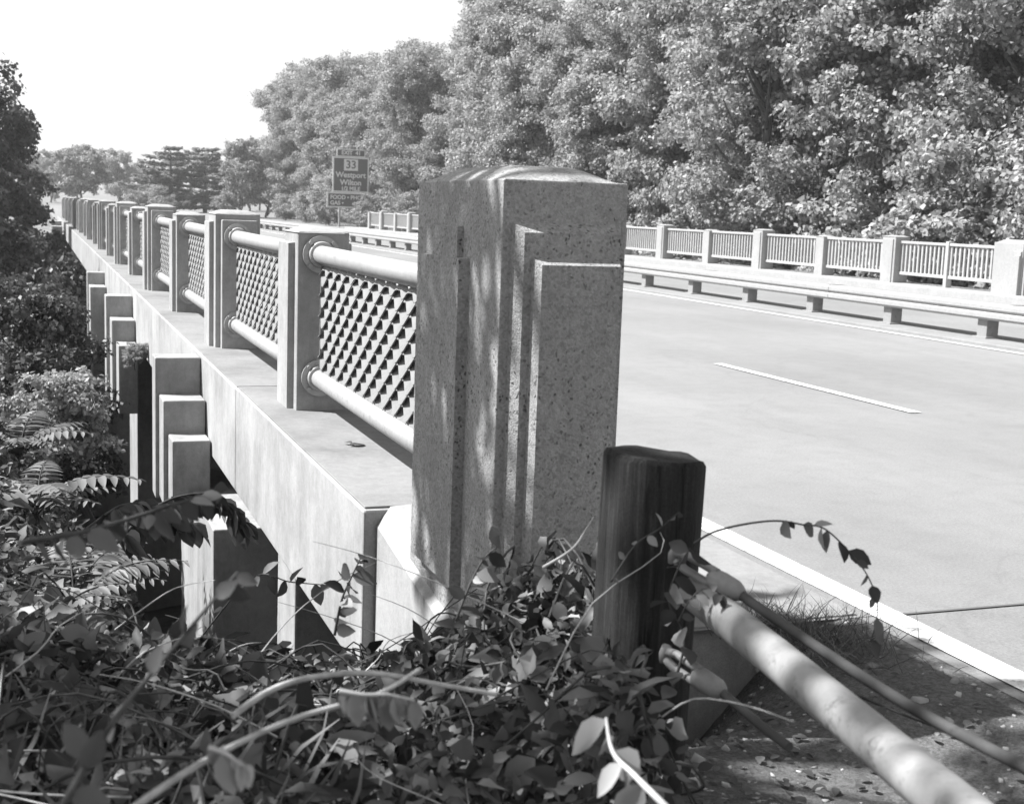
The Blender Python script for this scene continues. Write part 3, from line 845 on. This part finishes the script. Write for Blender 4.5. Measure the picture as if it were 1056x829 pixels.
# bramble stems woven through the leaves
b = MB()
for i in range(190):
    x = r.uniform(-.3, 1.15); y = r.uniform(1.0, 4.5)
    if not vine_area(np.array(x), np.array(y)): continue
    a = r.uniform(0, 6.28); L = r.uniform(.2, .8); pts = []
    for t in np.linspace(0, 1, 5):
        X = x + math.cos(a) * L * t + r.normal() * .02; Y = y + math.sin(a) * L * t + r.normal() * .02
        if X > 1.15: X = 1.15
        pts.append((X, Y, float(heap(np.array(X), np.array(Y))) - .07 + .16 * math.sin(math.pi * t) * r.uniform(.2, 1)))
    b.tube(mid(pts, 3), r.uniform(.0010, .0032), 5)
o = b.build('bramble_tangle', M['stem']); tag(o, 'thin bramble stems tangled through the leaves on the bank', kind='stuff')
b = MB()
for i in range(40):
    y = r.uniform(1.1, 3.4); x = r.uniform(-.2, min(1.2, .34 * y + .4))
    a = r.uniform(0, 6.28); L = r.uniform(.12, .5); z0 = float(heap(np.array(x), np.array(y))); pts = []
    up = r.uniform(0, .9)
    for t in np.linspace(0, 1, 4):
        pts.append((min(1.15, x + math.cos(a) * L * t + r.normal() * .01), y + math.sin(a) * L * t + r.normal() * .01, z0 - .05 + L * up * t * (1.2 - .5 * t) + .03))
    b.tube(mid(pts, 3), list(np.linspace(r.uniform(.0012, .0028), .0006, 10)), 5)
o = b.build('dry_stalks', M['dry']); tag(o, 'pale dry stalks and broken twigs among the vines', kind='stuff')
# grass and narrow blades near the lens on the left
n = 520
q = scatter(n, -.45, .40, .75, 2.4, vine_area)
zb = heap(q[:, 0], q[:, 1]) - .12
BT = np.array([(-.02, 0, 0), (.02, 0, 0), (.024, .33, .0), (-.024, .33, .0), (.018, .68, -.08), (-.018, .68, -.08), (.003, 1, -.26), (-.003, 1, -.26)])
BF = [(0, 1, 2, 3), (3, 2, 4, 5), (5, 4, 6, 7)]
D = np.stack([r.normal(size=n) * .55, r.normal(size=n) * .55, r.uniform(.5, 1.1, n)], 1); N = r.normal(size=(n, 3)) * np.array([1, 1, .4])
Vb = put_leaves(np.stack([q[:, 0], q[:, 1], zb], 1), D, N, r.uniform(.10, .24, n), BT * np.array([1.3, 1, 1]))
o = quads_obj('rough_grass', Vb, 8, BF, M['grass'], None, True); tag(o, 'rough dark grass blades among the vines at the lower left', kind='stuff')
# small stones on the shoulder
n = 900
q = scatter(n, .4, 2.74, 1.2, 3.9, lambda x, y: (x > .34 * y + .2))
cb = np.array([(-1, -1, -1), (1, -1, -1), (1, 1, -1), (-1, 1, -1), (-.7, -.7, .8), (.7, -.6, .8), (.6, .7, .7), (-.7, .6, .9)], float)
sz = r.lognormal(-5.1, .5, n)
cs = cb[None] * sz[:, None, None] * r.uniform(.6, 1.2, (n, 1, 3)) * np.array([1, 1, .7]) + r.normal(size=(n, 8, 3)) * (sz * .22)[:, None, None]
an = r.uniform(0, 6.28, n); ca, sa = np.cos(an)[:, None], np.sin(an)[:, None]
xs_ = cs[..., 0] * ca - cs[..., 1] * sa + q[:, 0:1]; ys_ = cs[..., 0] * sa + cs[..., 1] * ca + q[:, 1:2]
zs_ = cs[..., 2] + (ground(q[:, 0], q[:, 1]) + bumps(q[:, 0], q[:, 1], 6, 4) * .035 * sstep(2.75, 2.1, q[:, 0]) - .012 + .028 * sstep(2.2, 2.6, q[:, 0]))[:, None]
o = quads_obj('gravel', np.stack([xs_, ys_, zs_], -1).reshape(-1, 3), 8, [(0, 3, 2, 1), (4, 5, 6, 7), (0, 1, 5, 4), (1, 2, 6, 5), (2, 3, 7, 6), (3, 0, 4, 7)], M['stone'], None)
tag(o, 'loose small stones on the dirt shoulder', kind='stuff')
# leaf litter on the shoulder
n = 800
q = scatter(n, .5, 2.7, 1.2, 3.7, lambda x, y: (x > .32 * y + .30) & (r.uniform(size=x.shape) < np.clip(1.3 - (x - .32 * y - .3) * .9, .1, 1)))
N = r.normal(size=(n, 3)) * .25 + np.array([0, 0, 1.]); D = r.normal(size=(n, 3)) * np.array([1, 1, .1])
zz = ground(q[:, 0], q[:, 1]) + bumps(q[:, 0], q[:, 1], 6, 4) * .035 * sstep(2.75, 2.1, q[:, 0]) + .028 * sstep(2.2, 2.6, q[:, 0])
o = quads_obj('leaf_litter', put_leaves(np.stack([q[:, 0], q[:, 1], zz], 1), D, N, r.uniform(.015, .045, n)), 15, LF, M['leaf_bank'], None); tag(o, 'dry leaf litter scattered on the dirt shoulder', kind='stuff')

def sprig(name, uvd, label, rad=.003, leaves=10, lsize=.04, lmat='leaf_vine', smat='stem', t0=.1, droop=.3, seed=1, cat='vine', group=None, tip=.4):
    rr = np.random.RandomState(seed)
    c = mid(path_pts(*uvd), 8); base = c[0]
    o = empty(name, tuple(base), label, cat, group)
    b = MB(tuple(base)); b.tube(c, list(np.linspace(rad, rad * tip, len(c))), 7); b.build('stem', M[smat], o)
    if leaves:
        P = []; D = []
        for i in range(leaves):
            t = t0 + (1 - t0) * (i + rr.uniform(-.3, .3)) / max(1, leaves - 1); t = min(max(t, 0), 1)
            j = min(int(t * (len(c) - 1)), len(c) - 2)
            p = c[j]; tv = (c[j + 1] - c[j]).normalized()
            sd = tv.cross(Vector((rr.normal(), rr.normal(), rr.normal()))).normalized()
            P.append(p); D.append(sd * .8 + tv * .4 + Vector((0, 0, -droop)))
        P = np.array([list(p - base) for p in P]); D = np.array([list(d) for d in D])
        N = rr.normal(size=P.shape) * .6 + np.array([-.3, -.6, .7])
        V = put_leaves(P, D, N, rr.uniform(.65, 1.3, len(P)) * lsize)
        quads_obj('leaves', V, 15, LF, M[lmat], o, True)
    return o
sprig('vine_runner', [(716, 560, 2.52), (735, 549, 2.49), (765, 541, 2.46), (800, 537, 2.42), (828, 541, 2.4), (850, 545, 2.38), (875, 568, 2.36), (896, 596, 2.34), (905, 628, 2.33), (898, 662, 2.33)],
      'thin arching vine runner with sparse leaves hanging over the road edge', .0024, 15, .036, seed=4, t0=.35, droop=.7)
sprig('dead_cane', [(240, 738, 1.70), (278, 712, 1.75), (322, 698, 1.8), (385, 694, 1.85), (450, 705, 1.9), (512, 716, 1.95)], 'pale bare arched cane in the vines left of the pillar foot', .0048, 0, smat='dry', cat='branch', tip=.7)
sprig('dead_cane', [(130, 838, 1.25), (210, 785, 1.35), (300, 742, 1.5), (390, 715, 1.6), (432, 690, 1.7)], 'long pale bare cane slanting up from the bottom edge at lower left', .0040, 0, smat='dry', cat='branch', tip=.6)
sprig('wilted_stem', [(350, 712, 1.5), (375, 716, 1.5), (400, 716, 1.5), (428, 722, 1.5)], 'short stem with pale wilted leaves hanging below the arched cane', .003, 16, .038, 'leaf_pale', 'dry', seed=8, droop=2.4, cat='branch')
sprig('wilted_stem', [(215, 770, 1.3), (235, 778, 1.3), (250, 790, 1.3)], 'short stem with two pale broad leaves at the bottom edge', .003, 6, .038, 'leaf_pale', 'dry', seed=9, droop=1.6, cat='branch')
sprig('wilted_stem', [(690, 835, 1.5), (655, 800, 1.55), (632, 775, 1.6), (625, 740, 1.65)], 'pale curled stem with light leaves below the timber post', .0045, 7, .055, 'leaf_pale', 'dry', seed=12, droop=1.2, cat='branch')
sprig('dead_cane', [(60, 838, 1.2), (120, 740, 1.3), (190, 655, 1.4), (245, 590, 1.5)], 'dark blurred cane rising steeply through the leaves at lower left', .004, 12, .042, seed=13, cat='branch')
sprig('dead_cane', [(20, 560, 1.6), (100, 545, 1.7), (180, 520, 1.8), (225, 508, 1.85)], 'dark leafy cane reaching across in front of the nearest pier', .004, 22, .045, seed=14, cat='branch', droop=.8)
sprig('hanging_vine', [(120, 560, 4.2), (150, 530, 4.3), (185, 512, 4.4), (225, 512, 4.5), (252, 540, 4.6)], 'dark leafy vine hanging across the top of the nearest column', .006, 95, .085, seed=41, droop=1.3)
sprig('hanging_vine', [(90, 545, 3.6), (130, 520, 3.6), (170, 528, 3.7), (205, 545, 3.8)], 'dark leafy vine in front of the gap beside the nearest column', .005, 60, .075, seed=42, droop=.9)
sprig('sapling', [(345, 655, 3.0), (352, 620, 3.0), (362, 596, 3.0), (372, 575, 3.0)], 'small upright leafy sprig against the foot of the pale beam', .0035, 16, .05, seed=15, cat='plant')
sprig('sapling', [(470, 640, 2.7), (486, 600, 2.7), (500, 575, 2.7), (515, 562, 2.7)], 'small leafy sprig climbing the foot of the end pillar', .003, 14, .042, seed=16, cat='plant')
sprig('dead_twig', [(560, 585, 2.6), (590, 566, 2.58), (605, 545, 2.58), (612, 533, 2.58)], 'bare pale forked twig in front of the pillar face', .0032, 2, .02, smat='dry', seed=17, cat='twig')
sprig('vine_runner', [(205, 660, 4.0), (260, 596, 3.8), (300, 600, 3.6), (345, 604, 3.5)], 'leafy runner crossing in front of the dark gap under the bridge', .003, 14, .05, seed=18)
sprig('post_vine', [(690, 720, 2.42), (706, 660, 2.42), (690, 620, 2.42), (700, 585, 2.42), (712, 565, 2.42)], 'vine with broad leaves climbing the right front of the timber post', .003, 16, .058, seed=19, droop=.6)
sprig('post_vine', [(630, 600, 2.44), (655, 562, 2.44), (680, 545, 2.44), (700, 528, 2.44)], 'thin vine crossing the dark face of the timber post', .002, 7, .024, seed=22)
sprig('post_vine', [(700, 640, 2.38), (712, 618, 2.36), (728, 606, 2.36), (748, 615, 2.33)], 'short vine tip curling over the upper end of the pipe rail', .002, 8, .036, seed=51, droop=.4)
sprig('ground_twig', [(815, 690, 2.9), (880, 715, 2.75), (940, 740, 2.65), (1010, 765, 2.5)], 'thin dark twig lying on the dirt below the cables', .004, 3, .03, seed=23, cat='twig')

# arching fern-like plants on the left bank
def frond_plant(loc, nf, L, seed, label, lmat='leaf_fern', group=None):
    rr = np.random.RandomState(seed)
    o = empty('sumac_plant', loc, label, 'plant', group)
    b = MB(); P = []; D = []; S = []; Nn = []
    for i in range(nf):
        a = rr.uniform(0, 6.28); l = L * rr.uniform(.7, 1.15); up = rr.uniform(.55, 1.0)
        c = [Vector((math.cos(a) * l * t * (.35 + .5 * t), math.sin(a) * l * t * (.35 + .5 * t), l * up * (1.25 * t - .75 * t * t) + .25 * L)) for t in np.linspace(0, 1, 13)]
        b.tube([(0, 0, 0)] + c, list(np.linspace(.006, .0015, 14)), 5)
        for j in range(2, 13):
            tv = (c[j] - c[j - 1]).normalized(); sd = tv.cross(Vector((0, 0, 1))).normalized()
            for s in (-1, 1):
                P.append(c[j]); D.append(sd * s + tv * .5 + Vector((0, 0, -.25))); S.append(l * .26 * math.sin(math.pi * (.15 + .8 * j / 13))); Nn.append((rr.normal() * .2, rr.normal() * .2, 1))
    b.build('stems', M['stem'], o)
    t2 = LT.copy(); t2[:, 0] *= .55
    quads_obj('leaflets', put_leaves(np.array([list(p) for p in P]), np.array([list(d) for d in D]), np.array(Nn), np.array(S), t2), 15, LF, M[lmat], o, True)
    return o
G_S = 'sumac plants on the left bank'
for i, (x, y, L, lb) in enumerate([
        (.12, 5.2, .62, 'fern-leaved plant with bright leaflets at the left edge, nearest of the sunny bank plants'),
        (.14, 6.2, .55, 'sunlit fern-leaved plant leaning out in front of the dark trees'),
        (-.02, 7.0, .7, 'fern-leaved plant at the left edge behind the nearest bright one'),
        (-.12, 8.6, .6, 'fern-leaved plant farthest up the sunny bank at the left edge'),
        (.02, 4.3, .42, 'low fern-leaved plant just above the vines at left')]):
    frond_plant((x, y, float(bank(np.array(x), np.array(y))) + .06), 10, L * .8, 200 + i, lb)
for i, (x, y, s, lb) in enumerate([(.05, 10.5, .34, 'rounded lit shrub on the bank below the second pier'),
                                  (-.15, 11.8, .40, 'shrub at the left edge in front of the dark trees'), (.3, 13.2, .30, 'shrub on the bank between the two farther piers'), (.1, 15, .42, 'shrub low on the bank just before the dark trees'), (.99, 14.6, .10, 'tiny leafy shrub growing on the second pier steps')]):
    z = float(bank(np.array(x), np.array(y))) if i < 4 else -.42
    plant_tree((Bd if i in (1, 2, 3) else Bs)[i % 2], 'small_shrub', (x, y, z), i * 1.3, s, lb, 'shrub')  # some take the copy with shade darkened into its leaves

# grass tuft on the shoulder, fallen leaf on the ledge, stones
def tuft(loc, n, h, spread, label, seed):
    rr = np.random.RandomState(seed)
    P = np.stack([rr.normal(size=n) * spread, rr.normal(size=n) * spread * 1.3, np.zeros(n)], 1)
    D = np.stack([rr.normal(size=n) * .7, rr.normal(size=n) * .7, rr.uniform(.3, 1.1, n)], 1)
    V = put_leaves(P, D, rr.normal(size=(n, 3)), rr.uniform(.4, 1.1, n) * h, BT * np.array([.5, 1, 1]))
    o = quads_obj('grass_tuft', V, 8, BF, M['grass'], None, True); o.location = loc
    return tag(o, label, 'grass tuft')
tuft((2.42, 3.62, .0), 900, .13, .12, 'dark grass tuft on the dirt beside the white edge line', 31)
lf = put_leaves(np.array([[0, 0, 0], [.02, .03, .004]]), np.array([[1., .3, .02], [-.6, .8, .02]]), np.array([[.1, .1, 1.], [-.2, .1, 1]]), np.array([.09, .05]))
o = quads_obj('fallen_leaf', lf, 15, LF, M['leaf_bank'], None); o.location = (1.36, 5.9, ZL + .02)
tag(o, 'curled dead leaf lying on the concrete ledge below the mesh', 'leaf')

# ------------------------------------------------------------------ summer haze
b = MB(); b.box(-420, 420, -80, 470, -9.5, 26, 0)
k = NT('summer_haze'); k.n.remove(k.b)
pv = k.n.new('ShaderNodeVolumePrincipled'); pv.inputs['Color'].default_value = g(.95); pv.inputs['Density'].default_value = .0006; pv.inputs['Anisotropy'].default_value = .3
k.t.links.new(pv.outputs[0], k.n['Material Output'].inputs['Volume'])
tag(b.build('haze', k.m), 'faint summer haze in the air', kind='stuff')

# ------------------------------------------------------------------ sky, sun, camera
SUN = Vector((-.57, .28, .77)).normalized()
W = bpy.data.worlds.new('World'); SC.world = W; W.use_nodes = True
nt = W.node_tree; bg = nt.nodes['Background']
sky = nt.nodes.new('ShaderNodeTexSky'); sky.sky_type = 'NISHITA'; sky.sun_disc = False
sky.sun_elevation = math.asin(SUN.z); sky.sun_rotation = math.atan2(SUN.x, SUN.y) % (2 * math.pi)
sky.dust_density = 1.0; sky.air_density = 1.0
bw = nt.nodes.new('ShaderNodeSeparateColor'); bw.mode = 'HSV'          # blue-sensitive black and white film
nt.links.new(sky.outputs[0], bw.inputs[0]); nt.links.new(bw.outputs[2], bg.inputs['Color'])
bg.inputs['Strength'].default_value = .07
L = bpy.data.lights.new('sun', 'SUN'); L.energy = 5.0; L.angle = R_(.5); L.color = (1, 1, 1)
lo = link(bpy.data.objects.new('sun', L)); lo.rotation_euler = SUN.to_track_quat('Z', 'Y').to_euler(); lo.location = (-20, 10, 30)
cam = bpy.data.cameras.new('camera'); cam.sensor_fit = 'HORIZONTAL'; cam.sensor_width = 36; cam.lens = 36 * FPX / PW
cam.clip_start = .05; cam.clip_end = 6000
co = link(bpy.data.objects.new('camera', cam))
m4 = Matrix.Identity(4)
for i in range(3):
    for j in range(3): m4[i][j] = ROT[i, j]
    m4[i][3] = EYE[i]
co.matrix_world = m4
cam.dof.use_dof = True; cam.dof.focus_distance = 5.6; cam.dof.aperture_fstop = 8.0
SC.camera = co
vs = SC.view_settings; vs.view_transform = 'Standard'; vs.look = 'None'; vs.exposure = 1.4; vs.gamma = 1
SC.cycles.max_bounces = 6; SC.cycles.transparent_max_bounces = 4
